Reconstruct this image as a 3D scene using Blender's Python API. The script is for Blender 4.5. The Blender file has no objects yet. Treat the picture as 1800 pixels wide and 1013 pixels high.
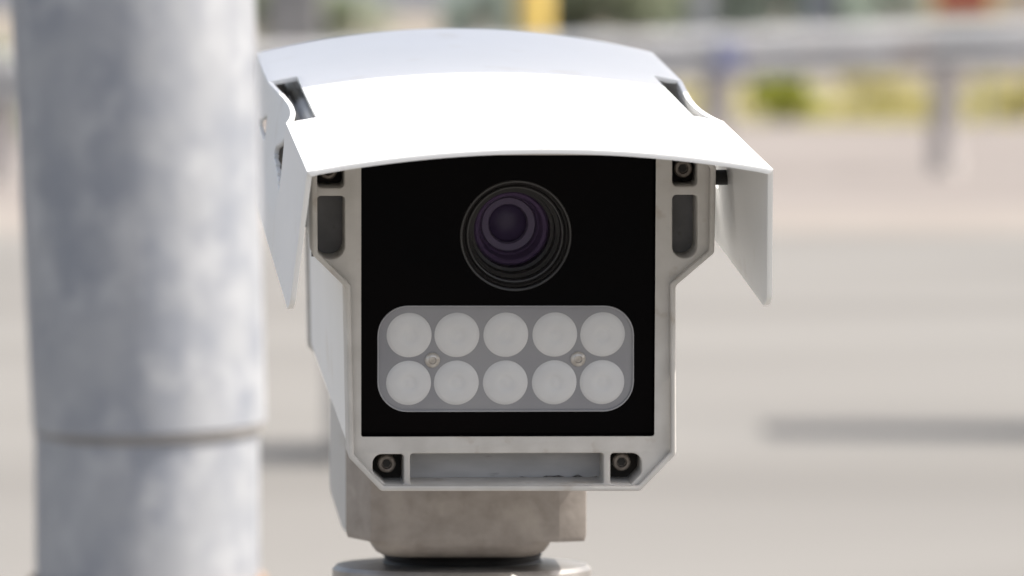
import bpy, bmesh, math, random
from mathutils import Vector, Matrix
random.seed(7)
D = bpy.data
scn = bpy.context.scene
col = scn.collection

# ------------------------------------------------------------------ camera
FPX = 9200.0                      # focal length in pixels of an 1800 px wide frame
CAM = Vector((0, 0, 1.5))
pitch = math.atan(606 / FPX)
cd = D.cameras.new("camera"); cam = D.objects.new("camera", cd); col.objects.link(cam)
cam.location = CAM
cam.rotation_euler = (math.pi / 2 - pitch, 0, 0)
cd.sensor_width = 36; cd.lens = 36 * FPX / 1800
cd.clip_start = 0.05; cd.clip_end = 5000
cd.dof.use_dof = True; cd.dof.focus_distance = 2.275; cd.dof.aperture_fstop = 11.0
cd.dof.aperture_blades = 0
scn.camera = cam
F = Vector((0, math.cos(pitch), -math.sin(pitch))); R = Vector((1, 0, 0)); U = Vector((0, math.sin(pitch), math.cos(pitch)))
def ray(px, py): return F + R * ((px - 900) / FPX) + U * ((506.5 - py) / FPX)
def at(px, py, d): return CAM + ray(px, py) * d

# frame of the housing: X right, Y back along its axis, Z up
Yl = (R * -966 + U * 1590 + F * FPX).normalized()
X0 = R + U * 0.007 + F * 0.105
Xl = (X0 - Yl * X0.dot(Yl)).normalized()
Zl = Xl.cross(Yl).normalized()
ORG = at(900, 530, 2.3)
H = Matrix((( Xl.x, Yl.x, Zl.x, ORG.x), (Xl.y, Yl.y, Zl.y, ORG.y), (Xl.z, Yl.z, Zl.z, ORG.z), (0, 0, 0, 1)))
Hi = H.inverted()
def L(px, py, yl=0.0):            # where a sight line meets the housing's plane y = yl
    o = Hi @ CAM; d = (Hi.to_3x3() @ ray(px, py))
    t = (yl - o.y) / d.y
    p = o + d * t
    return (p.x, p.z)

# ------------------------------------------------------------------ light
ELEV = math.radians(55)           # the sun stands to the right, square to the housing's axis
sloc = Vector((math.cos(ELEV), 0.0, math.sin(ELEV)))
sdir = (H.to_3x3() @ sloc).normalized()
sl = D.lights.new("sun", 'SUN'); so = D.objects.new("sun", sl); col.objects.link(so)
sl.energy = 3.6; sl.angle = math.radians(0.5); sl.color = (1.0, 0.955, 0.89)
so.rotation_euler = (-sdir).to_track_quat('-Z', 'Y').to_euler()
so.location = (5, 0, 8)
w = D.worlds.new("World"); scn.world = w; w.use_nodes = True
nt = w.node_tree; bg = nt.nodes['Background']
sky = nt.nodes.new('ShaderNodeTexSky'); sky.sky_type = 'NISHITA'; sky.sun_disc = False
sky.sun_elevation = math.asin(sdir.z); sky.sun_rotation = math.atan2(sdir.x, sdir.y)
sky.air_density = 1.0; sky.dust_density = 5.0; sky.ozone_density = 0.6
hs = nt.nodes.new('ShaderNodeHueSaturation'); hs.inputs['Saturation'].default_value = 0.62
nt.links.new(sky.outputs[0], hs.inputs['Color']); nt.links.new(hs.outputs[0], bg.inputs[0]); bg.inputs[1].default_value = 0.122
scn.view_settings.view_transform = 'Standard'; scn.view_settings.look = 'None'
scn.view_settings.exposure = 1.12; scn.view_settings.gamma = 1.0
scn.render.engine = 'CYCLES'

# ------------------------------------------------------------------ materials
def mat(name, c1, c2=None, scale=20, rough=0.5, metal=0.0, spec=0.5, bump=0.0, bscale=None, stretch=(1, 1, 1),
        contrast=(0.35, 0.65), detail=6, coat=0.0, c3=None, s3=3.0, t3=(0.55, 0.75), bdist=0.002, rvar=0.0):
    m = D.materials.new(name); m.use_nodes = True
    n = m.node_tree.nodes; l = m.node_tree.links; b = n['Principled BSDF']
    b.inputs['Roughness'].default_value = rough; b.inputs['Metallic'].default_value = metal
    b.inputs['Specular IOR Level'].default_value = spec
    b.inputs['Coat Weight'].default_value = coat
    b.inputs['Base Color'].default_value = (*c1, 1)
    tc = n.new('ShaderNodeTexCoord'); mp = n.new('ShaderNodeMapping'); mp.inputs['Scale'].default_value = stretch
    l.new(tc.outputs['Object'], mp.inputs[0])
    out = None
    if c2:
        no = n.new('ShaderNodeTexNoise'); no.inputs['Scale'].default_value = scale; no.inputs['Detail'].default_value = detail
        l.new(mp.outputs[0], no.inputs['Vector'])
        r = n.new('ShaderNodeValToRGB'); r.color_ramp.elements[0].position = contrast[0]; r.color_ramp.elements[1].position = contrast[1]
        r.color_ramp.elements[0].color = (*c1, 1); r.color_ramp.elements[1].color = (*c2, 1)
        l.new(no.outputs['Fac'], r.inputs[0]); out = r.outputs[0]
        if rvar:
            mr = n.new('ShaderNodeMapRange'); mr.inputs['To Min'].default_value = rough - rvar; mr.inputs['To Max'].default_value = rough + rvar
            l.new(no.outputs['Fac'], mr.inputs[0]); l.new(mr.outputs[0], b.inputs['Roughness'])
        if c3:
            n3 = n.new('ShaderNodeTexNoise'); n3.inputs['Scale'].default_value = s3; n3.inputs['Detail'].default_value = 8
            l.new(mp.outputs[0], n3.inputs['Vector'])
            r3 = n.new('ShaderNodeMapRange'); r3.inputs['From Min'].default_value = t3[0]; r3.inputs['From Max'].default_value = t3[1]
            l.new(n3.outputs['Fac'], r3.inputs[0])
            mx = n.new('ShaderNodeMix'); mx.data_type = 'RGBA'
            l.new(r3.outputs[0], mx.inputs[0]); l.new(out, mx.inputs[6]); mx.inputs[7].default_value = (*c3, 1); out = mx.outputs[2]
        l.new(out, b.inputs['Base Color'])
    if bump:
        nb = n.new('ShaderNodeTexNoise'); nb.inputs['Scale'].default_value = bscale or scale * 3; nb.inputs['Detail'].default_value = 4
        l.new(mp.outputs[0], nb.inputs['Vector'])
        bn = n.new('ShaderNodeBump'); bn.inputs['Strength'].default_value = bump; bn.inputs['Distance'].default_value = bdist
        l.new(nb.outputs['Fac'], bn.inputs['Height']); l.new(bn.outputs[0], b.inputs['Normal'])
    return m

M = {}
M['white'] = mat('white_powder_coat', (0.80, 0.80, 0.79), (0.76, 0.76, 0.745), 9, 0.42, spec=0.4, bump=0.08, bscale=1400, bdist=0.0003,
                 c3=(0.68, 0.655, 0.61), s3=30, t3=(0.62, 0.80))
M['frame'] = mat('cast_grey_paint', (0.47, 0.45, 0.42), (0.55, 0.53, 0.50), 60, 0.5, bump=0.15, bscale=1200, bdist=0.0003,
                 c3=(0.35, 0.29, 0.235), s3=90, t3=(0.60, 0.82))
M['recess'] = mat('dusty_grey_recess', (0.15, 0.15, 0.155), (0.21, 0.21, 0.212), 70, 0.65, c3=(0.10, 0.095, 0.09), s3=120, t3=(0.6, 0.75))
M['recess2'] = mat('pale_dusty_recess', (0.36, 0.36, 0.37), (0.44, 0.44, 0.45), 45, 0.6, stretch=(1, 1, 3), c3=(0.10, 0.095, 0.09), s3=70, t3=(0.66, 0.85))
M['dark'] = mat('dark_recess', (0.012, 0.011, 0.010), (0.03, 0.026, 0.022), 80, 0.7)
M['glass'] = mat('black_front_glass', (0.0012, 0.0012, 0.0016), (0.0022, 0.0016, 0.0018), 12, 0.10, spec=0.035)
M['ledwin'] = mat('frosted_led_window', (0.235, 0.235, 0.252), (0.275, 0.275, 0.287), 30, 0.28, spec=0.35)
M['ledwinrim'] = mat('lamp_window_rim', (0.26, 0.26, 0.275), (0.32, 0.32, 0.335), 30, 0.15, spec=0.8)
M['led_core'] = mat('lamp_core', (0.40, 0.40, 0.40), (0.46, 0.46, 0.455), 300, 0.5)
M['ledrim'] = mat('led_window_edge', (0.05, 0.05, 0.055), (0.08, 0.08, 0.085), 30, 0.15, spec=0.6)
M['led'] = mat('frosted_led_lens', (0.565, 0.565, 0.57), (0.60, 0.60, 0.60), 90, 0.35, spec=0.4, bump=0.04, bscale=120, bdist=0.0006)
M['steel'] = mat('screw_steel', (0.60, 0.58, 0.55), (0.36, 0.33, 0.30), 300, 0.35, metal=0.6)
M['screw'] = mat('dull_screw', (0.21, 0.185, 0.16), (0.12, 0.10, 0.085), 300, 0.45, metal=0.4)
M['lensbody'] = mat('lens_barrel', (0.016, 0.015, 0.015), (0.022, 0.020, 0.020), 60, 0.30, spec=0.25)
M['lensring'] = mat('lens_ring', (0.030, 0.029, 0.029), (0.037, 0.036, 0.035), 60, 0.35, spec=0.4)
M['lenspurp'] = mat('purple_lens_coating', (0.115, 0.078, 0.150), (0.085, 0.058, 0.112), 60, 0.3, spec=0.2)
M['lensring2'] = mat('violet_inner_ring', (0.155, 0.125, 0.20), (0.18, 0.145, 0.225), 60, 0.35, spec=0.2)
M['lensdeep'] = mat('deep_lens_glass', (0.090, 0.062, 0.130), (0.066, 0.046, 0.100), 60, 0.32, spec=0.25)
M['casting'] = mat('stained_grey_casting', (0.245, 0.215, 0.190), (0.315, 0.28, 0.25), 110, 0.5, metal=0.15, bump=0.3, bscale=300, bdist=0.0006,
                   c3=(0.39, 0.35, 0.31), s3=40, t3=(0.55, 0.75))
M['galv'] = mat('galvanised_steel', (0.230, 0.244, 0.274), (0.310, 0.318, 0.335), 48, 0.50, metal=0.15, bump=0.25, bscale=60, bdist=0.001, stretch=(1, 1, 0.8),
                c3=(0.385, 0.39, 0.405), s3=95, t3=(0.48, 0.75), contrast=(0.36, 0.60), rvar=0.1)
M['galv2'] = mat('worn_galvanised_flange', (0.26, 0.245, 0.23), (0.38, 0.355, 0.33), 40, 0.38, metal=0.5, bump=0.2, bscale=90, bdist=0.001,
                 c3=(0.13, 0.10, 0.075), s3=30, t3=(0.52, 0.72))
M['straps'] = mat('dusty_strap', (0.10, 0.095, 0.09), (0.16, 0.15, 0.14), 60, 0.6)
M['rubber'] = mat('black_rubber', (0.012, 0.012, 0.012), (0.022, 0.02, 0.02), 60, 0.6)
M['dirt'] = mat('dried_dirt', (0.05, 0.045, 0.04), (0.17, 0.165, 0.16), 500, 0.8, contrast=(0.45, 0.6))
M['mastic'] = mat('dirty_mastic', (0.18, 0.17, 0.16), (0.25, 0.235, 0.22), 60, 0.8)  # flat darker tone standing in for shade at the sleeve joint
M['rust'] = mat('rusty_band', (0.22, 0.12, 0.06), (0.32, 0.22, 0.15), 60, 0.7, bump=0.4)
M['road'] = mat('pale_asphalt', (0.152, 0.145, 0.135), (0.180, 0.173, 0.161), 0.30, 0.9, spec=0.2, stretch=(0.3, 1.3, 1), detail=10,
                c3=(0.134, 0.128, 0.119), s3=0.5, t3=(0.5, 0.7), bump=0.3, bscale=90, bdist=0.004)
M['ground'] = mat('sandy_ground', (0.160, 0.138, 0.120), (0.200, 0.178, 0.158), 0.5, 0.95, spec=0.1, detail=10, c3=(0.22, 0.20, 0.14), s3=0.25, t3=(0.5, 0.7))
M['verge'] = mat('pinkish_gravel', (0.172, 0.153, 0.141), (0.205, 0.186, 0.173), 0.8, 0.95, spec=0.1, stretch=(0.5, 1, 1), detail=10)
M['edging'] = mat('concrete_edging', (0.195, 0.172, 0.152), (0.225, 0.203, 0.181), 1.2, 0.9, spec=0.2)
M['rail'] = mat('weathered_rail', (0.42, 0.43, 0.445), (0.55, 0.55, 0.555), 1.5, 0.5, metal=0.15, c3=(0.44, 0.38, 0.35), s3=2, t3=(0.55, 0.7))
M['post'] = mat('weathered_post', (0.40, 0.365, 0.345), (0.47, 0.435, 0.415), 3, 0.7)
M['white2'] = mat('pale_painted_pole', (0.42, 0.43, 0.44), (0.48, 0.49, 0.50), 2, 0.5)
M['yellow'] = mat('yellow_paint', (0.52, 0.37, 0.085), (0.60, 0.43, 0.12), 2, 0.5)
M['red'] = mat('red_sign_face', (0.27, 0.032, 0.028), (0.32, 0.045, 0.035), 2, 0.5)
M['yellowb'] = mat('yellow_sign_border', (0.60, 0.48, 0.20), (0.65, 0.52, 0.25), 2, 0.5)
M['cream'] = mat('cream_render', (0.44, 0.375, 0.29), (0.50, 0.43, 0.34), 0.6, 0.9)
M['creamroof'] = mat('grey_roof', (0.16, 0.15, 0.15), (0.2, 0.19, 0.18), 2, 0.8)
M['pale'] = mat('pale_blue_render', (0.34, 0.37, 0.43), (0.40, 0.43, 0.48), 0.3, 0.9)
M['window'] = mat('window_dark', (0.05, 0.06, 0.07), (0.08, 0.09, 0.1), 2, 0.15)
M['blue'] = mat('blue_marker', (0.22, 0.235, 0.36), (0.26, 0.275, 0.39), 3, 0.5)
M['boxgrey'] = mat('grey_cabinet_paint', (0.20, 0.20, 0.205), (0.25, 0.245, 0.24), 3, 0.6)
M['leafdark'] = mat('grey_green_leaves', (0.34, 0.40, 0.35), (0.42, 0.48, 0.43), 2.0, 0.6, spec=0.3)
M['leafolive'] = mat('olive_leaves', (0.30, 0.34, 0.24), (0.38, 0.41, 0.30), 2.0, 0.6, spec=0.3)
M['leaflime'] = mat('lime_leaves', (0.36, 0.39, 0.06), (0.46, 0.47, 0.10), 4.0, 0.6, spec=0.2)
M['leafyellow'] = mat('yellowed_leaves', (0.46, 0.43, 0.16), (0.56, 0.50, 0.23), 4.0, 0.6, spec=0.2)
M['bark'] = mat('bark', (0.10, 0.08, 0.06), (0.16, 0.13, 0.10), 10, 0.9, bump=0.5)
M['concrete'] = mat('rough_concrete', (0.27, 0.26, 0.245), (0.34, 0.33, 0.31), 6, 0.9, bump=0.4)
M['cells'] = mat('dark_solar_cells', (0.012, 0.016, 0.04), (0.02, 0.025, 0.055), 5, 0.15, spec=0.6)

for k in ('leafdark', 'leafolive', 'leaflime', 'leafyellow'):      # leaves let some light through
    n = M[k].node_tree.nodes; l = M[k].node_tree.links; b = n['Principled BSDF']
    tr = n.new('ShaderNodeBsdfTranslucent'); mx = n.new('ShaderNodeMixShader'); mx.inputs[0].default_value = 0.45
    src = b.inputs['Base Color'].links[0].from_socket; l.new(src, tr.inputs[0])
    l.new(b.outputs[0], mx.inputs[1]); l.new(tr.outputs[0], mx.inputs[2]); l.new(mx.outputs[0], n['Material Output'].inputs[0])
# ------------------------------------------------------------------ helpers
def tag(o, label=None, cat=None, group=None, kind=None):
    for k, v in (('label', label), ('category', cat), ('group', group), ('kind', kind)):
        if v: o[k] = v
    return o
def empty(name, mw, label, cat, group=None):
    o = D.objects.new(name, None); col.objects.link(o)
    o.matrix_world = mw if isinstance(mw, Matrix) else Matrix.Translation(mw)
    o.empty_display_size = 0.1
    return tag(o, label, cat, group)
def link(name, me, m, parent=None, loc=None, smooth=None):
    o = D.objects.new(name, me); col.objects.link(o)
    if m is not None:
        me.materials.clear(); me.materials.append(m)
    if smooth is not None:
        for p in me.polygons: p.use_smooth = True
        me.set_sharp_from_angle(angle=math.radians(smooth))
    if parent: o.parent = parent
    if loc is not None: o.location = loc
    return o
def mesh_of(bm, name='m', fix=True):
    if fix: bmesh.ops.recalc_face_normals(bm, faces=bm.faces[:])
    me = D.meshes.new(name); bm.to_mesh(me); bm.free(); return me
def add_box(bm, x0, x1, y0, y1, z0, z1, bev=0.0, rot=None):
    b2 = bmesh.new(); bmesh.ops.create_cube(b2, size=1)
    for v in b2.verts:
        v.co = Vector(((x0 + x1) / 2 + v.co.x * (x1 - x0), (y0 + y1) / 2 + v.co.y * (y1 - y0), (z0 + z1) / 2 + v.co.z * (z1 - z0)))
    if bev: bmesh.ops.bevel(b2, geom=b2.edges[:], offset=bev, segments=2, affect='EDGES', profile=0.5)
    if rot: bmesh.ops.transform(b2, matrix=rot, verts=b2.verts)
    t = D.meshes.new('t'); b2.to_mesh(t); b2.free(); bm.from_mesh(t); D.meshes.remove(t)
def add_lathe(bm, prof, n=64, axis='Y', c=(0, 0, 0), close=False):
    rings = []
    for r, h in prof:
        ring = []
        if r < 1e-7:
            p = (c[0], c[1] + h, c[2]) if axis == 'Y' else ((c[0], c[1], c[2] + h) if axis == 'Z' else (c[0] + h, c[1], c[2]))
            ring = [bm.verts.new(p)]
        else:
            for i in range(n):
                a = 2 * math.pi * i / n; ca, sa = r * math.cos(a), r * math.sin(a)
                p = (c[0] + ca, c[1] + h, c[2] + sa) if axis == 'Y' else ((c[0] + ca, c[1] + sa, c[2] + h) if axis == 'Z' else (c[0] + h, c[1] + ca, c[2] + sa))
                ring.append(bm.verts.new(p))
        rings.append(ring)
    for a, b in zip(rings, rings[1:]):
        if len(a) == 1 and len(b) == 1: continue
        for i in range(n):
            j = (i + 1) % n
            if len(a) == 1: bm.faces.new((a[0], b[i], b[j]))
            elif len(b) == 1: bm.faces.new((a[i], a[j], b[0]))
            else: bm.faces.new((a[i], a[j], b[j], b[i]))
def lathe(name, prof, m, parent, axis='Y', c=(0, 0, 0), n=64, smooth=35, loc=None):
    bm = bmesh.new(); add_lathe(bm, prof, n, axis); me = mesh_of(bm)
    for v in me.vertices: v.co += Vector(c)
    return link(name, me, m, parent, loc, smooth)
def plate(name, loops, y0, y1, m, parent, bev=0.0, loc=None, smooth=30, res=2):
    cu = D.curves.new('c', 'CURVE'); cu.dimensions = '2D'; cu.fill_mode = 'BOTH'
    cu.extrude = (y1 - y0) / 2 - bev; cu.bevel_depth = bev; cu.bevel_resolution = res; cu.offset = -bev
    for lp in loops:
        s = cu.splines.new('POLY'); s.points.add(len(lp) - 1)
        for i, p in enumerate(lp): s.points[i].co = (p[0], p[1], 0, 1)
        s.use_cyclic_u = True
    co = D.objects.new('c', cu); col.objects.link(co)
    dg = bpy.context.evaluated_depsgraph_get(); dg.update()
    me = D.meshes.new_from_object(co.evaluated_get(dg)); D.objects.remove(co); D.curves.remove(cu)
    ym = (y0 + y1) / 2
    for v in me.vertices: v.co = Vector((v.co.x, ym - v.co.z, v.co.y))
    bm = bmesh.new(); bm.from_mesh(me); bmesh.ops.remove_doubles(bm, verts=bm.verts, dist=1e-6); D.meshes.remove(me)
    return link(name, mesh_of(bm), m, parent, loc, smooth)
def rnd(pts, rs, n=6):            # round the corners of a polygon
    out = []; N = len(pts)
    if not isinstance(rs, (list, tuple)): rs = [rs] * N
    for i in range(N):
        p = Vector(pts[i]); a = Vector(pts[i - 1]) - p; b = Vector(pts[(i + 1) % N]) - p
        r = rs[i]
        if r <= 0: out.append(tuple(p)); continue
        ang = a.angle(b); t = min(r / math.tan(ang / 2), a.length * .49, b.length * .49); rr = t * math.tan(ang / 2)
        pa = p + a.normalized() * t; pb = p + b.normalized() * t
        cc = p + (a.normalized() + b.normalized()).normalized() * (rr / math.sin(ang / 2))
        va = pa - cc; vb = pb - cc
        a0 = math.atan2(va.y, va.x); a1 = math.atan2(vb.y, vb.x); d = (a1 - a0 + math.pi) % (2 * math.pi) - math.pi
        for k in range(n + 1):
            q = a0 + d * k / n; out.append((cc.x + rr * math.cos(q), cc.y + rr * math.sin(q)))
    return out
def inset(pts, d):                # mitred inward offset of a convex-ish polygon
    N = len(pts); area = sum(pts[i][0] * pts[(i + 1) % N][1] - pts[(i + 1) % N][0] * pts[i][1] for i in range(N))
    sg = 1 if area > 0 else -1; out = []
    for i in range(N):
        p0, p, p1 = Vector(pts[i - 1]), Vector(pts[i]), Vector(pts[(i + 1) % N])
        e0 = (p - p0).normalized(); e1 = (p1 - p).normalized()
        n0 = Vector((-e0.y, e0.x)) * sg; n1 = Vector((-e1.y, e1.x)) * sg
        b = (n0 + n1).normalized(); out.append(tuple(p + b * (d / max(0.3, b.dot(n0)))))
    return out
def circ(c, r, n=64): return [(c[0] + r * math.cos(2 * math.pi * i / n), c[1] + r * math.sin(2 * math.pi * i / n)) for i in range(n)]

# ------------------------------------------------------------------ ground
def sheet(name, x0, x1, y0, y1, z, m, n=1):
    bm = bmesh.new(); vs = [bm.verts.new(p) for p in ((x0, y0, z), (x1, y0, z), (x1, y1, z), (x0, y1, z))]; bm.faces.new(vs)
    return tag(link(name, mesh_of(bm), m), kind='structure')
sheet('ground', -2500, 2500, -1500, 3500, 0.0, M['ground'])
sheet('road', -400, 400, -12, 27.0, 0.004, M['road'])
sheet('edging_strip', -400, 400, 27.0, 29.3, 0.006, M['edging'])
sheet('verge', -400, 400, 29.3, 43.0, 0.004, M['verge'])

# ------------------------------------------------------------------ the security camera
OFF = Vector((-0.005, 0.20, -0.095))
camroot = empty('security_camera', H @ Matrix.Translation(OFF),
                'white boxy surveillance camera with arched sun hood, round lens and ten grey lamps', 'security camera')
LO = -OFF
def P(pts, yl=0.0): return [L(x, y, yl) for x, y in pts]

out_px = [(570, 262), (547, 290), (548, 446), (606, 503), (612, 802), (669, 861), (1124, 861), (1187, 796), (1186, 501), (1254, 443), (1257, 292), (1234, 262)]
outer = P(out_px)
glass_px = [(632, 258), (632, 771), (1153, 770), (1156, 258)]
pockets = [
    rnd(P([(557, 345), (557, 456), (606, 456), (606, 345)]), [.0018, .0058, .0058, .0018]),
    rnd(P([(1182, 343), (1182, 454), (1226, 454), (1226, 343)]), [.0018, .0052, .0052, .0018]),
    rnd(P([(557, 276), (557, 331), (605, 331), (605, 276)]), .0022),
    rnd(P([(1182, 274), (1182, 328), (1226, 328), (1226, 274)]), .0022),
    rnd(P([(655, 799), (655, 832), (678, 852), (710, 852), (710, 799)]), [.006, .004, .001, .001, .0015]),
    rnd(P([(1073, 797), (1073, 851), (1110, 851), (1128, 832), (1128, 797)]), [.0015, .001, .001, .004, .006]),
    rnd(P([(721, 798), (721, 852), (1061, 851), (1061, 797)]), .0014),
]
frame = plate('front_frame', [rnd(outer, .0025)] + [rnd(P(glass_px), .0018)] + pockets, 0.0, 0.016, M['frame'], camroot, 0.0007, LO)
frame['label'] = 'cast grey front frame with recessed pockets round the black glass'
rim_in = inset(outer, 0.0024)
plate('raised_rim', [rnd(outer, .0025), rnd(rim_in, .0018)], -0.0035, -0.0002, M['frame'], frame, 0.0008)
# pocket floors
def floor_plate(pts, y, m, nm='recess_floor'):
    return plate(nm, [P(pts)], y, y + .002, m, frame)
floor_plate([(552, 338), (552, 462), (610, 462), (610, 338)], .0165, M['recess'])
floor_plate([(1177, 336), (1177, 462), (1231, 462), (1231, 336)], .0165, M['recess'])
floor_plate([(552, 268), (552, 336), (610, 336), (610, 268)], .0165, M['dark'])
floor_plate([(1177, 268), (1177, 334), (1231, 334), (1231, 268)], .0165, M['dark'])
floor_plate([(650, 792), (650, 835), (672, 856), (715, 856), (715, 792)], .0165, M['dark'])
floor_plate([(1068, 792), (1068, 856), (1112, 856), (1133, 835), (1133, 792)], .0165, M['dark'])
floor_plate([(717, 792), (717, 856), (1066, 856), (1066, 792)], .0165, M['recess2'])

rg = random.Random(11)
gp = [(840, 847)] + [(840 + 11 * i, 843 - (i / 20) ** .7 * 7 + rg.uniform(-2.5, 2.5)) for i in range(1, 20)] + [(1058, 847)]
gr_ = plate('grime', [P(gp, .016)], .0157, .0164, M['dirt'], frame)
# socket-head screws in the corner pockets
def screw_mesh(r, h, m, mi):
    bm = bmesh.new()
    add_lathe(bm, [(r, h), (r, 0.0006), (r - .0006, 0), (r * .58, 0), (r * .52, .0006), (r * .50, .0018), (0, .0018)], 32)
    me = mesh_of(bm)
    return me
sm_big = screw_mesh(.0040, .010, None, None)
for px, py in ((577, 300), (1201, 297), (680, 816), (1093, 813)):
    x, z = L(px, py, .006)
    s = link('screw', sm_big, M['screw'], camroot, LO + Vector((x, .006, z)), 35)
    c = D.meshes.new('x'); bm = bmesh.new(); add_lathe(bm, [(.0019, .0), (0, 0)], 6); c = mesh_of(bm)
    link('hex_socket', c, M['dark'], s, (0, .0017, 0))

# black front glass with the holes for lens and lamp window
GY = 0.004
lc = L(907, 415, GY); lr = 100 * .00025
led_px = [(663, 537), (663, 724), (1114, 723), (1114, 537)]
led_loop = rnd(P(led_px, GY), .0135, 10)
glass = plate('front_glass', [rnd(P([(625, 250), (625, 778), (1160, 778), (1162, 250)], GY), .0015), circ(lc, lr), led_loop], GY, GY + .003, M['glass'], camroot, 0.0, LO)
glass['label'] = 'glossy black front glass'
# lens
lens = lathe('lens', [(lr + .0012, .004), (lr + .0012, .0012), (lr - .0004, .0003), (lr - .0014, .0006), (lr - .0018, .003), (lr - .0028, .004), (lr - .0032, .0035), (lr - .0042, .0045),
                      (lr - .0045, .010), (lr - .0062, .011), (lr - .0066, .016), (lr - .0080, .0165), (lr - .0083, .022)], M['lensbody'], camroot, c=(lc[0], GY, lc[1]), loc=LO)
lens['label'] = 'round camera lens with violet glass'
lx = (lc[0], GY, lc[1])
lathe('outer_ring', [(lr - .0003, .0002), (lr - .0006, -.0001), (lr - .0012, .0001), (lr - .0013, .0010)], M['lensring'], lens, c=lx)
lathe('middle_ring', [(lr - .0034, .0046), (lr - .0037, .0036), (lr - .0043, .0038), (lr - .0045, .0060)], M['lensring'], lens, c=lx)
lathe('violet_ring', [(.0168, .022), (.0158, .0212), (.0145, .0222), (.0140, .024)], M['lenspurp'], lens, c=lx)
lathe('inner_cone', [(.0170, .0230), (.0150, .0245), (.0135, .031), (.0128, .0315), (.0120, .034)], M['lenspurp'], lens, c=lx)
lathe('inner_ring', [(.0125, .0335), (.0118, .0325), (.0090, .0335), (.0084, .036)], M['lensring2'], lens, c=lx)
lathe('lens_glass', [(.0125, .042), (.0105, .0395), (.0080, .0378), (.0055, .0368), (.0028, .0362), (0, .0360)], M['lensdeep'], lens, c=lx)

# lamp window
ledw = plate('lamp_window', [led_loop], GY - .0004, GY + .0025, M['ledwin'], camroot, .0009, LO)
ledw['label'] = 'frosted grey lamp window with rounded corners'
plate('window_rim', [rnd(P(led_px, GY), .0135, 10), rnd(inset(P(led_px, GY), .0007), .0128, 10)], GY - .0011, GY - .0003, M['ledwinrim'], ledw, .0003)
bm = bmesh.new(); rr = 40.5 * .00025
add_lathe(bm, [(rr, .0012), (rr, .0002), (rr - .0004, -.0002), (rr * .8, -.0009), (rr * .55, -.0013), (rr * .40, -.00142), (rr * .31, -.0011), (rr * .20, -.00085), (rr * .10, -.00108), (0, -.0012)], 48)
led_me = mesh_of(bm)
for iy, py in enumerate((589, 673)):
    for px in (719, 803, 889, 975, 1059):
        x, z = L(px - (1 if iy else 0), py - (px - 719) * .004, GY)
        o_ = link('lamp_lens', led_me, M['led'], ledw, (x, GY - .0004, z), 40)
        o_.rotation_euler = (0, random.uniform(0, 6.28), 0)
bm = bmesh.new(); rr = 13.5 * .00025
add_lathe(bm, [(rr, .002), (rr, -.0002), (rr * .8, -.0010), (rr * .5, -.0013), (rr * .42, -.0006), (0, -.0005)], 32)
sc_me = mesh_of(bm)
for px, py in ((760, 633), (1016, 631)):
    x, z = L(px, py, GY); link('window_screw', sc_me, M['steel'], ledw, (x, GY - .0006, z), 40)

# body behind the frame
REAR = 0.272
body_loop = inset(outer, 0.0012)
body = plate('body', [rnd(body_loop, .003), circ(lc, .0285)], 0.0195, REAR, M['white'], camroot, 0.0, LO)
plate('rear_flange', [rnd(inset(outer, -.0004), .003)], REAR - .003, REAR + .003, M['frame'], body, .0006)
# gasket line between frame and body
plate('gasket', [rnd(inset(outer, 0.0022), .002), circ(lc, .0285)], 0.0190, 0.0196, M['dark'], body)

# ---- sun hood
YF, N0, N1, YC, YR = -0.112, 0.034, 0.172, 0.132, 0.279
xl, zl_ = L(540, 303, YF); xr, zr = L(1359, 297, YF)
W = (xr - xl) / 2; XC = (xr + xl) / 2; ZF = (zl_ + zr) / 2
print('hood half width', W, 'centre', XC, 'z', ZF)
HS = 0.0648; FL = 0.0055; T = 0.0022
NW = 0.0135
def ysteps(a, b, st): n = max(1, round((b - a) / st)); return [a + (b - a) * i / n for i in range(n)]
ys = ysteps(YF, N0, .003) + ysteps(N0, N1, .0015) + ysteps(N1, YR, .003) + [YR]
def arch(y):
    t = max(0, (y - YC) / (YR - YC)); return 0.0092 + 0.0028 * t
def inward(y, t):
    if y <= N0 or y >= N1: return 0
    q = (y - N0) / (N1 - N0)
    b = math.sin(math.pi * q ** .72) ** 1.2
    return 0.0046 * b * max(0, 1 - t / 0.75)
SN = 40; RN = 46
def hs_(y):
    q = min(1, max(0, (y - YF) / (YR - YF))); return HS - .009 * q
xs_roof = [-1 + NW / W * i / 3 for i in range(3)] + [-(1 - NW / W) + 2 * (1 - NW / W) * i / RN for i in range(RN + 1)] + [1 - NW / W * i / 3 for i in (2, 1, 0)]
bm = bmesh.new(); G = []
for y in ys:
    row = []
    for i in range(SN, 0, -1):
        t = i / SN; f = (y - YF) / (YR - YF); yy = y + (.031 * t + (.010 * ((t - .9) / .1) ** 2 if t > .9 else 0)) * max(0, 1 - (y - YF) / (N0 - YF)) 
        row.append((XC - W - FL * t + inward(yy, t), yy, ZF - hs_(y) * t, t, -1))
    for u in xs_roof:
        row.append((XC + W * u - (math.copysign(inward(y, 0), u) if abs(u) > .9999 else 0), y, ZF + arch(y) * (1 - u * u), 0, u))
    for i in range(1, SN + 1):
        t = i / SN; yy = y + (.031 * t + (.010 * ((t - .9) / .1) ** 2 if t > .9 else 0)) * max(0, 1 - (y - YF) / (N0 - YF))
        row.append((XC + W + FL * t - inward(yy, t), yy, ZF - hs_(y) * t, t, 1))
    G.append([(bm.verts.new(q[:3]), q) for q in row])
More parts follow.
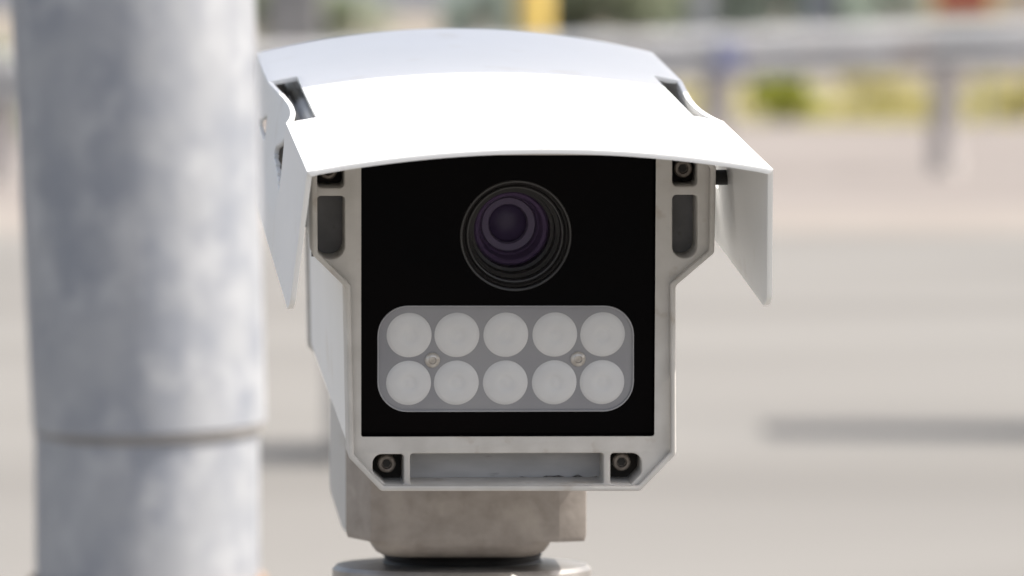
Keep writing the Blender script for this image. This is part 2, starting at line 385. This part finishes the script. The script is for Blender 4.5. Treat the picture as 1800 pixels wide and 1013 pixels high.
def hole(y, t, side, u):
    if t == 0 or True:
        pass
    z = t * HS
    if .046 < y < .112:                       # two pressed slots
        q = (y - .046) / .066
        if .006 + .018 * q < z < .035 - .007 * q: return True
    if .160 < y < .212:
        q = (y - .160) / .052
        if .016 + .010 * q < z < .030 - .001 * q: return True
    return False
for a, b in zip(G, G[1:]):
    for j in range(len(a) - 1):
        qs = (a[j][1], a[j + 1][1], b[j + 1][1], b[j][1])
        ym = sum(q[1] for q in qs) / 4; tm = sum(q[3] for q in qs) / 4; um = sum(q[4] for q in qs) / 4
        if tm < 1e-6:
            if N0 < ym < N1 and abs(um) > 1 - NW / W: continue
        elif hole(ym, tm, um, um): continue
        bm.faces.new((a[j][0], b[j][0], b[j + 1][0], a[j + 1][0]))
for v in [v for v in bm.verts if not v.link_faces]: bm.verts.remove(v)
bmesh.ops.recalc_face_normals(bm, faces=bm.faces[:])
up = max(bm.faces, key=lambda f: f.calc_center_median().z)
if up.normal.z < 0: bmesh.ops.reverse_faces(bm, faces=bm.faces[:])
me = D.meshes.new('hood'); bm.to_mesh(me); bm.free()
ho = D.objects.new('hood', me); col.objects.link(ho)
sd = ho.modifiers.new('s', 'SOLIDIFY'); sd.thickness = T; sd.offset = -1; sd.use_even_offset = True
bv = ho.modifiers.new('b', 'BEVEL'); bv.width = .00045; bv.segments = 2; bv.limit_method = 'ANGLE'; bv.angle_limit = math.radians(40)
dg = bpy.context.evaluated_depsgraph_get(); dg.update()
me2 = D.meshes.new_from_object(ho.evaluated_get(dg)); D.objects.remove(ho)
hood = link('sun_hood', me2, M['white'], camroot, LO, 32)
hood['label'] = 'white arched sheet-metal sun hood with notched side edges'
# hood brackets: rubber spacers and bent straps seen in the notches
for s in (-1, 1):
    bm = bmesh.new(); x0 = XC + s * (W - .0005); xb = XC + s * (W - .0035)
    add_lathe(bm, [(0, 0), (.0034, 0), (.0034, .012), (0, .012)], 24, 'X')
    me = mesh_of(bm); px, pz = L(1272, 312, .02)
    for v in me.vertices: v.co = Vector((XC + s * (W + .0012) - s * v.co.x, .02 + v.co.y, pz + v.co.z))
    link('spacer', me, M['rubber'], hood, None, 35)
    bm = bmesh.new()
    # strap: a bent strip lying under the notch
    pts = [(-.0075, -.006), (-.010, -.010), (-.014, -.016), (-.022, -.018)]
    yy0, yy1 = N0 + .015, N1 + .012
    prev = None
    for dx, dz in pts:
        q = [bm.verts.new((XC + s * (W + dx), yy0, ZF + dz - .004)), bm.verts.new((XC + s * (W + dx), yy1, ZF + dz - .002))]
        if prev: bm.faces.new((prev[0], prev[1], q[1], q[0]))
        prev = q
    bmesh.ops.solidify(bm, geom=bm.faces[:], thickness=.0015)
    add_box(bm, *sorted((XC + s * (W - .0085), XC + s * (W - .0105))), .055, .245, ZF - .050, ZF - .007)  # dark backing added so the slots look shaded inside
    link('strap', mesh_of(bm), M['straps'], hood, None, 50)

# ---- swivel under the body (upright in the world)
DB = 2.50; SB = DB / FPX
cb = at(820, 900, DB)
camroot_inv = camroot.matrix_world.inverted()
def wpart(name, bm, m, parent, smooth=35, bevel=None):
    me = mesh_of(bm)
    o = link(name, me, m, None, None, smooth); o.parent = parent
    mw = Matrix.Identity(4)
    p = parent; chain = parent.matrix_world if parent.parent is None else parent.parent.matrix_world @ parent.matrix_basis
    o.matrix_parent_inverse = chain.inverted()
    return o
bpy.context.view_layer.update()
hw = 208 * SB; fw = 163 * SB; ztop = at(820, 700, DB).z; zb = at(820, 930, DB).z
oct_ = [(-fw, -hw), (fw - .0005, -hw), (hw, -hw * .93), (hw, fw * .8), (fw, hw), (-fw, hw), (-hw, fw * .8), (-hw, -fw * .80)]
bm = bmesh.new()
rings = []
lv = [(zb, 0.985), (zb + .003, 1.0), (ztop, 1.0)]
op = rnd(oct_, .0010, 2)
for z, k in lv: rings.append([bm.verts.new((cb.x + x * k, cb.y + y * k, z)) for x, y in op])
for a, b in zip(rings, rings[1:]):
    for i in range(len(a)): bm.faces.new((a[i], a[(i + 1) % len(a)], b[(i + 1) % len(a)], b[i]))
bm.faces.new(rings[0]); bm.faces.new(rings[-1])
swv = wpart('swivel_block', bm, M['casting'], camroot, 25)
swv['label'] = 'stained brownish grey eight-sided swivel block'
bm = bmesh.new()
# lower boss, rounded underneath
bw = 160 * SB
boss = rnd([(-bw, -hw * .985), (bw * .97, -hw * .985), (bw * .97, hw * .8), (-bw, hw * .8)], .012, 6)
prof = [(zb + .0001, 1.0), (zb - .001, .995), (zb - .003, .97), (zb - .0055, .93), (zb - .0075, .86), (zb - .0083, .78)]
rings = [[bm.verts.new((cb.x - .002 + x * k, cb.y + y * (1 - (1 - k) * .8), z)) for x, y in boss] for z, k in prof]
for a, b in zip(rings, rings[1:]):
    for i in range(len(a)): bm.faces.new((a[i], a[(i + 1) % len(a)], b[(i + 1) % len(a)], b[i]))
bm.faces.new(rings[-1]); bm.faces.new(rings[0])
wpart('swivel_boss', bm, M['casting'], camroot, 40)
# white rear bracket that drops behind the block
bm = bmesh.new()
a0 = at(579, 700, 2.60); a1 = at(870, 940, 2.60)
q = rnd([(a0.x, a0.z + .03), (a0.x, at(579, 860, 2.6).z), (at(604, 938, 2.6).x, a1.z), (a1.x, a1.z), (a1.x, a0.z + .03)], [0, .02, .006, .004, 0], 6)
f0 = [bm.verts.new((x, a0.y - .0, z)) for x, z in q]; f1 = [bm.verts.new((x, a0.y + .03, z)) for x, z in q]
bm.faces.new(f0); bm.faces.new(f1[::-1])
for i in range(len(q)): bm.faces.new((f0[i], f0[(i + 1) % len(q)], f1[(i + 1) % len(q)], f1[i]))
wpart('rear_bracket', bm, M['white'], camroot, 30)
# pleated rubber seal
bm = bmesh.new(); zs = at(812, 989, DB).z
add_lathe(bm, [(.036, .014), (.038, .008), (.036, .006), (.038, .004), (.037, .002), (.039, -.001), (.039, -.004)], 96, 'Z', (cb.x - .002, cb.y, zs))
wpart('rubber_seal', bm, M['rubber'], camroot, 35)

# ---- post that carries it
pc = at(812, 989, DB); R0 = 228 * SB
post = empty('support_post', Vector((pc.x, cb.y, 0)), 'thick round metal post with a flanged top directly under the camera', 'post')
bm = bmesh.new()
tilt = Matrix.Rotation(math.radians(-2.8), 4, 'X')
add_lathe(bm, [(0, 0), (R0 - .022, 0), (R0 - .018, -.0006), (R0 - .002, -.001), (R0, -.003), (R0, -.028), (R0 - .002, -.030), (R0 - .012, -.030)], 96, 'Z')
me = mesh_of(bm)
me.transform(Matrix.Translation((0, 0, pc.z)) @ tilt)
link('top_flange', me, M['galv2'], post, None, 30)
lathe('shaft', [(R0 - .010, 0.0), (R0 - .010, pc.z - .026)], M['galv2'], post, 'Z', n=64)
lathe('base_plate', [(0, 0), (.13, .0), (.13, .015), (R0 - .011, .016)], M['galv2'], post, 'Z', n=64)

# ------------------------------------------------------------------ galvanised pole in the foreground
DP = 1.66; SP = DP / FPX
def atY(px, py, y):
    q = ray(px, py); return CAM + q * (y / q.y)
top = atY(234, 0, DP); bot = atY(263, 752, DP); low = atY(262, 1013, DP)
axisv = (top - bot)
pole = empty('galvanised_pole', Vector((low.x, low.y, 0)), 'tall mottled galvanised steel pole close in the left foreground', 'pole')
pr = Vector((low.x, low.y, 0))
rs0, rs1 = 206 * SP, 214 * SP
def tube_between(name, a, b, ra, rb, m, parent, extra=None, n=96):
    bm = bmesh.new(); L_ = (b - a).length
    prof = [(ra - .004, 0), (ra - .0012, 0), (ra, .0012)] + [(ra + (rb - ra) * t, L_ * t) for t in (.3, .6, .9, 1.0)] + [(rb - .004, L_)]
    add_lathe(bm, prof, n, 'Z'); me = mesh_of(bm)
    q = (b - a).to_track_quat('Z', 'Y').to_matrix().to_4x4()
    me.transform(Matrix.Translation(a - pr) @ q)
    return link(name, me, m, parent, None, 30)
up3 = bot + (top - bot) * (2.4)
tube_between('sleeve', bot, up3, rs0, rs0 + (rs1 - rs0) * 2.4, M['galv'], pole)
cz = at(258, 752, DP)
lw = 198 * SP
lathe('shaft', [(lw, 0.0), (lw, low.z + .0), (lw, bot.z + .02), (lw - .002, bot.z + .021)], M['galv'], pole, 'Z', c=(atY(259, 900, DP).x - low.x, 0, 0), n=96)
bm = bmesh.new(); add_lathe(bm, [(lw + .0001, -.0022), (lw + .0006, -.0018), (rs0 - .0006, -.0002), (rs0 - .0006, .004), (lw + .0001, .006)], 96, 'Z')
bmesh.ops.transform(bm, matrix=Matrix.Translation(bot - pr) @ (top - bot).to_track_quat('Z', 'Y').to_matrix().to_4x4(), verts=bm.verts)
link('mastic_seam', mesh_of(bm), M['mastic'], pole, None, 40)  # thin ring that paints in the shadow line under the sleeve
zc = atY(262, 1014, DP).z
lathe('rusty_band', [(lw + .0003, zc - .03), (lw + .0022, zc - .03), (lw + .0022, zc + .0), (lw + .0003, zc)], M['rust'], pole, 'Z', c=(atY(259, 900, DP).x - low.x, 0, 0), n=96)
lathe('base_plate', [(0, 0), (.10, 0), (.10, .012), (lw + .0002, .013)], M['galv'], pole, 'Z', n=64)

# ------------------------------------------------------------------ unseen panel added above on a pole arm to shade the hood's rear
ZP = 0.34; sh = ZP / math.tan(ELEV)
zpan = ZF + .010 + ZP
Mp = H @ Matrix.Translation((XC + sh, YC, zpan))
sp = empty('solar_panel', Mp, 'small solar panel on an arm above the camera hood', 'solar panel')
bm = bmesh.new(); add_box(bm, -W - .03, W + .03, 0, .30, 0, .018, .001); link('panel_frame', mesh_of(bm), M['boxgrey'], sp)
bm = bmesh.new(); add_box(bm, -W - .02, W + .02, .01, .29, .0182, .0195); link('cells', mesh_of(bm), M['cells'], sp)
bm = bmesh.new()
pa = Mp.inverted() @ (up3 + (bot - up3) * .02); pb = Vector((-.05, .285, -.014))
d = pb - pa; q = d.to_track_quat('Z', 'Y').to_matrix().to_4x4()
add_lathe(bm, [(0, 0), (.012, 0), (.012, d.length), (0, d.length)], 24, 'Z'); bmesh.ops.transform(bm, matrix=Matrix.Translation(pa) @ q, verts=bm.verts)
link('arm', mesh_of(bm), M['galv'], sp, None, 35)

# ------------------------------------------------------------------ guard rail
def gx(px, d): return (px - 900) / FPX * d
rail = empty('guard_rail', Vector((3.0, 34, 0)), 'grey steel guard rail on stout posts along the far side of the road', 'guard rail')
ro = Vector((3.0, 34, 0))
SL = 0.030; DX = 0.25       # the rail climbs slightly and runs away slightly to the right
def rp(x): return 33.6 + DX * (x - 1.2)
def rz(x): return SL * (x - 1.2)
bm = bmesh.new()
prof = [(0.0, .00), (-.05, .02), (-.075, .05), (-.075, .085), (-.02, .125), (-.02, .155), (-.075, .195), (-.075, .23), (-.05, .26), (0, .28)]
prev = None
for k in range(0, 61):
    x = -45 + k * 1.5
    ring = [bm.verts.new((x - ro.x, rp(x) + a - ro.y, .625 + rz(x) + b * 1.12)) for a, b in prof]
    if prev:
        for i in range(len(ring) - 1): bm.faces.new((prev[i], ring[i], ring[i + 1], prev[i + 1]))
    prev = ring
bmesh.ops.solidify(bm, geom=bm.faces[:], thickness=.006)
link('beam', mesh_of(bm), M['rail'], rail, None, 50)
step = 1.50; x0 = gx(1664, rp(2.9))
for k in range(-16, 9):
    x = x0 + k * step; bm = bmesh.new()
    add_lathe(bm, [(0, -.02), (.10, -.02), (.10, .90 + rz(x)), (.085, .92 + rz(x)), (0, .925 + rz(x))], 32, 'Z', (x - ro.x, rp(x) + .12 - ro.y, 0))
    link('post', mesh_of(bm), M['post'], rail, None, 35)
x = gx(1280, rp(1.4)); bm = bmesh.new()
add_box(bm, x - .09 - ro.x, x + .09 - ro.x, rp(x) - .10 - ro.y, rp(x) - .08 - ro.y, .66 + rz(x), .88 + rz(x), .004)
link('blue_marker', mesh_of(bm), M['blue'], rail)

# ------------------------------------------------------------------ planting beyond
def leafy(bm, c, rx, ry, rz_, n, leaf, lump=7):
    lumps = [(Vector((random.uniform(-.65, .65) * rx, random.uniform(-.65, .65) * ry, random.uniform(-.6, .75) * rz_)), random.uniform(.35, .6)) for _ in range(lump)]
    for i in range(n):
        lc_, lr_ = random.choice(lumps)
        v = Vector((random.gauss(0, 1), random.gauss(0, 1), random.gauss(0, 1))).normalized() * (random.random() ** .4) * lr_
        p = Vector(c) + lc_ + Vector((v.x * rx, v.y * ry, v.z * rz_))
        if p.z < .02: p.z = .02 + random.random() * .1
        s = leaf * random.uniform(.6, 1.3)
        a = Vector((random.gauss(0, 1), random.gauss(0, 1), random.gauss(0, .7))).normalized(); b = a.orthogonal().normalized()
        b = (Matrix.Rotation(random.uniform(0, 6.28), 3, a) @ b)
        bm.faces.new([bm.verts.new(p + q) for q in (a * s, b * s * .45, -a * s, -b * s * .45)])
def bush(px, d, wpx, h, m, label, name='shrub', cat='shrub', group=None, n=900, leaf=.05, trunk=False):
    x = gx(px, d); r = wpx / FPX * d / 2
    o = empty(name, Vector((x, d, 0)), label, cat, group)
    bm = bmesh.new(); z0 = h * .42 if not trunk else h * .58
    leafy(bm, (0, 0, z0), r * 1.1, r * .9, h * .5 if not trunk else h * .45, n, leaf, 9 if not trunk else 14)
    link('foliage' if not trunk else 'crown', mesh_of(bm, fix=False), m, o)
    bm = bmesh.new()
    if trunk:
        add_lathe(bm, [(.14, 0), (.10, h * .3), (.05, h * .75), (0, h * .9)], 12, 'Z')
        for k in range(6):
            a = random.uniform(0, 6.28); st = Vector((0, 0, h * random.uniform(.25, .5))); en = st + Vector((math.cos(a) * r * .7, math.sin(a) * r * .7, h * .25))
            dd = en - st; q = dd.to_track_quat('Z', 'Y').to_matrix().to_4x4(); b2 = bmesh.new(); add_lathe(b2, [(.05, 0), (.015, dd.length)], 8, 'Z')
            bmesh.ops.transform(b2, matrix=Matrix.Translation(st) @ q, verts=b2.verts); t = D.meshes.new('t'); b2.to_mesh(t); b2.free(); bm.from_mesh(t); D.meshes.remove(t)
        link('trunk', mesh_of(bm), M['bark'], o, None, 60)
    else:
        for k in range(5):
            a = k * 1.3; add_lathe(bm, [(.012, 0), (.006, h * .6)], 6, 'Z', (math.cos(a) * r * .2, math.sin(a) * r * .2, 0))
        link('stem', mesh_of(bm), M['bark'], o)
    return o
bush(1386, 44, 125, .53, M['leaflime'], 'bright lime green shrub seen under the guard rail, left of the others', group='low shrubs beyond the guard rail', n=1400, leaf=.045)
bush(1568, 44.5, 190, .50, M['leafyellow'], 'yellowed low shrub just left of the thick guard rail post', group='low shrubs beyond the guard rail', n=900, leaf=.04)
bush(1790, 44.5, 190, .50, M['leafyellow'], 'yellow shrub under the guard rail at the right edge of the photo', group='low shrubs beyond the guard rail', n=900, leaf=.04)
bush(12, 40, 90, .80, M['leafolive'], 'olive green shrub at the left edge behind the foreground pole', n=1300, leaf=.05)
for i, (px, d, wp, h, m, lab) in enumerate([
    (470, 58, 150, 1.25, 'leafolive', 'olive shrub beside the grey roadside box, just above the left end of the hood'),
    (600, 64, 170, 1.05, 'leafolive', 'low olive shrub above the left part of the hood, right of the grey box'),
    (850, 60, 140, 1.12, 'leafdark', 'dark grey green shrub left of the yellow post')]):
    bush(px, d, wp, h, M[m], lab, n=1800, leaf=.06)
for i, (px, d, wp, h, m, lab) in enumerate([
    (1030, 73, 330, 4.0, 'leafolive', 'olive green tree right behind the yellow post'),
    (1150, 76, 360, 4.6, 'leafdark', 'grey green tree between the yellow post and the first pale pole'),
    (1330, 75, 380, 4.4, 'leafdark', 'grey green tree between the two pale poles'),
    (1540, 76, 360, 4.5, 'leafdark', 'grey green tree between the right pale pole and the red sign')]):
    o = bush(px, d, wp, h, M[m], lab, name='tree', cat='tree', group='trees beyond the guard rail', n=9000, leaf=.085, trunk=True)
    # low branches reaching the ground as in a hedge row
    bm = bmesh.new(); r = wp / FPX * d / 2
    leafy(bm, (0, -.3, .75), r * 1.1, r * .7, .8, 4000, .08, 12)
    link('low_foliage', mesh_of(bm, fix=False), M[m], o)

bm = bmesh.new()
for i in range(3600):
    x = random.uniform(1.2, 6.5); y = random.uniform(43.5, 49.5)
    if random.random() > .5 + .5 * math.sin(x * 2.1 + 1.0) * math.cos(y * .7): continue
    sx = random.uniform(.015, .04); hh = random.uniform(.04, .20); a = random.uniform(0, 3.14)
    dx, dy = math.cos(a) * sx, math.sin(a) * sx; tx, ty = random.uniform(-.08, .08), random.uniform(-.08, .08)
    bm.faces.new([bm.verts.new(p) for p in ((x - dx, y - dy, 0), (x + dx, y + dy, 0), (x + tx + dx * .3, y + ty + dy * .3, hh), (x + tx - dx * .3, y + ty - dy * .3, hh))])
tag(link('dry_weeds', mesh_of(bm, fix=False), M['leafyellow']), 'sparse yellow weeds on the ground beyond the guard rail', 'weeds', kind='stuff')
# ------------------------------------------------------------------ poles, signs and boxes beyond
def pale_pole(px, d, r, lab):
    o = empty('utility_pole', Vector((gx(px, d), d, 0)), lab, 'pole', 'pale poles beyond the guard rail')
    lathe('shaft', [(r, 0), (r * .85, 6.5), (0, 6.52)], M['white2'], o, 'Z', n=32)
    lathe('base_flange', [(r * 1.7, 0), (r * 1.7, .03), (r, .04)], M['galv'], o, 'Z', n=32)
pale_pole(1236, 70, .17, 'pale pole beyond the guard rail, nearer to the camera hood')
pale_pole(1444, 70, .23, 'thick pale pole beyond the guard rail, left of the red sign')
o = empty('yellow_post', Vector((gx(936, 46), 46, 0)), 'yellow painted post rising behind the top of the hood', 'post')
lathe('shaft', [(.155, 0), (.155, 2.3), (.12, 2.36), (0, 2.38)], M['yellow'], o, 'Z', n=32)
lathe('collar', [(.17, 0), (.17, .12), (.156, .14)], M['boxgrey'], o, 'Z', n=32)
# red sign with yellow border
d = 43; xc = gx(1692, d); zb_ = 1.5 - (22 + 100) / FPX * d
o = empty('red_sign', Vector((xc, d, 0)), 'red square sign with yellow border above the guard rail at the top right', 'sign')
bm = bmesh.new(); add_box(bm, -.29, .29, 0, .02, zb_ - .03, zb_ + .62, .003); link('border', mesh_of(bm), M['yellowb'], o)
bm = bmesh.new(); add_box(bm, -.22, .22, -.006, -.002, zb_ + .02, zb_ + .57, .001); link('panel', mesh_of(bm), M['red'], o)
for s in (-.2, .2): bm = bmesh.new(); add_box(bm, s - .02, s + .02, .021, .055, 0, zb_ + .6, .002); link('leg', mesh_of(bm), M['galv'], o)
# roadside cabinets
def cabinet(px, d, wd, dp, h, lab, m='boxgrey', x=None):
    o = empty('utility_cabinet', Vector((gx(px, d) if x is None else x, d, 0)), lab, 'cabinet')
    bm = bmesh.new(); add_box(bm, -wd / 2, wd / 2, -dp / 2, dp / 2, .08, h, .012); link('casing', mesh_of(bm), M[m], o)
    bm = bmesh.new(); add_box(bm, -wd / 2 - .02, wd / 2 + .02, -dp / 2 - .02, dp / 2 + .02, h + .001, h + .035, .008); link('lid', mesh_of(bm), M[m], o)
    bm = bmesh.new(); add_box(bm, -wd / 2 + .03, wd / 2 - .03, -dp / 2 - .012, -dp / 2 - .002, .14, h - .05, .004); dr = link('door', mesh_of(bm), M[m], o)
    bm = bmesh.new(); add_box(bm, wd / 2 - .09, wd / 2 - .07, -dp / 2 - .03, -dp / 2 - .013, h * .5, h * .5 + .1, .003); link('handle', mesh_of(bm), M['rubber'], dr)
    bm = bmesh.new(); add_box(bm, -wd / 2 - .03, wd / 2 + .03, -dp / 2 - .03, dp / 2 + .03, -.02, .079, .006); link('plinth', mesh_of(bm), M['concrete'], o)
cabinet(518, 50, .52, .4, 1.10, 'grey metal roadside cabinet above the left end of the hood')
cabinet(0, 16.0, .35, .44, 1.4, 'grey roadside cabinet standing just outside the right edge, throwing its shadow on the road', x=1.98)  # unseen cabinet, added to cast the dark streak on the road
bm = bmesh.new(); xx = gx(700, 15.3); add_box(bm, -.20, .20, -.28, .28, 0, .52, .03)  # hidden block put in only so its shadow shows beside the housing
tag(link('concrete_block', mesh_of(bm), M['concrete'], None, (xx, 15.3, .004)), 'low concrete block hidden behind the camera, its shadow showing to the left', 'block')
# cream building right, pale building far left-centre
def building(name, x0, x1, y0, y1, h, m, lab, roofm, nwin):
    o = empty(name, Vector(((x0 + x1) / 2, y0, 0)), lab, 'building'); cx = (x0 + x1) / 2
    bm = bmesh.new(); add_box(bm, x0 - cx, x1 - cx, 0, y1 - y0, 0, h); wl = link('wall', mesh_of(bm), m, o)
    bm = bmesh.new(); add_box(bm, x0 - cx - .3, x1 - cx + .3, -.3, y1 - y0 + .3, h + .002, h + .25, .03); link('roof', mesh_of(bm), roofm, o)
    for k in range(nwin):
        wx = x0 - cx + (x1 - x0) * (k + .5) / nwin
        bm = bmesh.new(); add_box(bm, wx - .7, wx + .7, -.05, .02, 1.6, 2.8, .01); wf = link('window', mesh_of(bm), M['white2'], o)
        bm = bmesh.new(); add_box(bm, wx - .62, wx + .62, -.06, -.052, 1.68, 2.72); link('pane', mesh_of(bm), M['window'], wf)
building('house', gx(1752, 62), 14, 62, 72, 4.2, M['cream'], 'cream rendered building at the top right corner behind the guard rail', M['creamroof'], 3)
building('warehouse', -16, 1.2, 118, 135, 5.0, M['pale'], 'long pale blue grey building far behind the hood', M['creamroof'], 7)
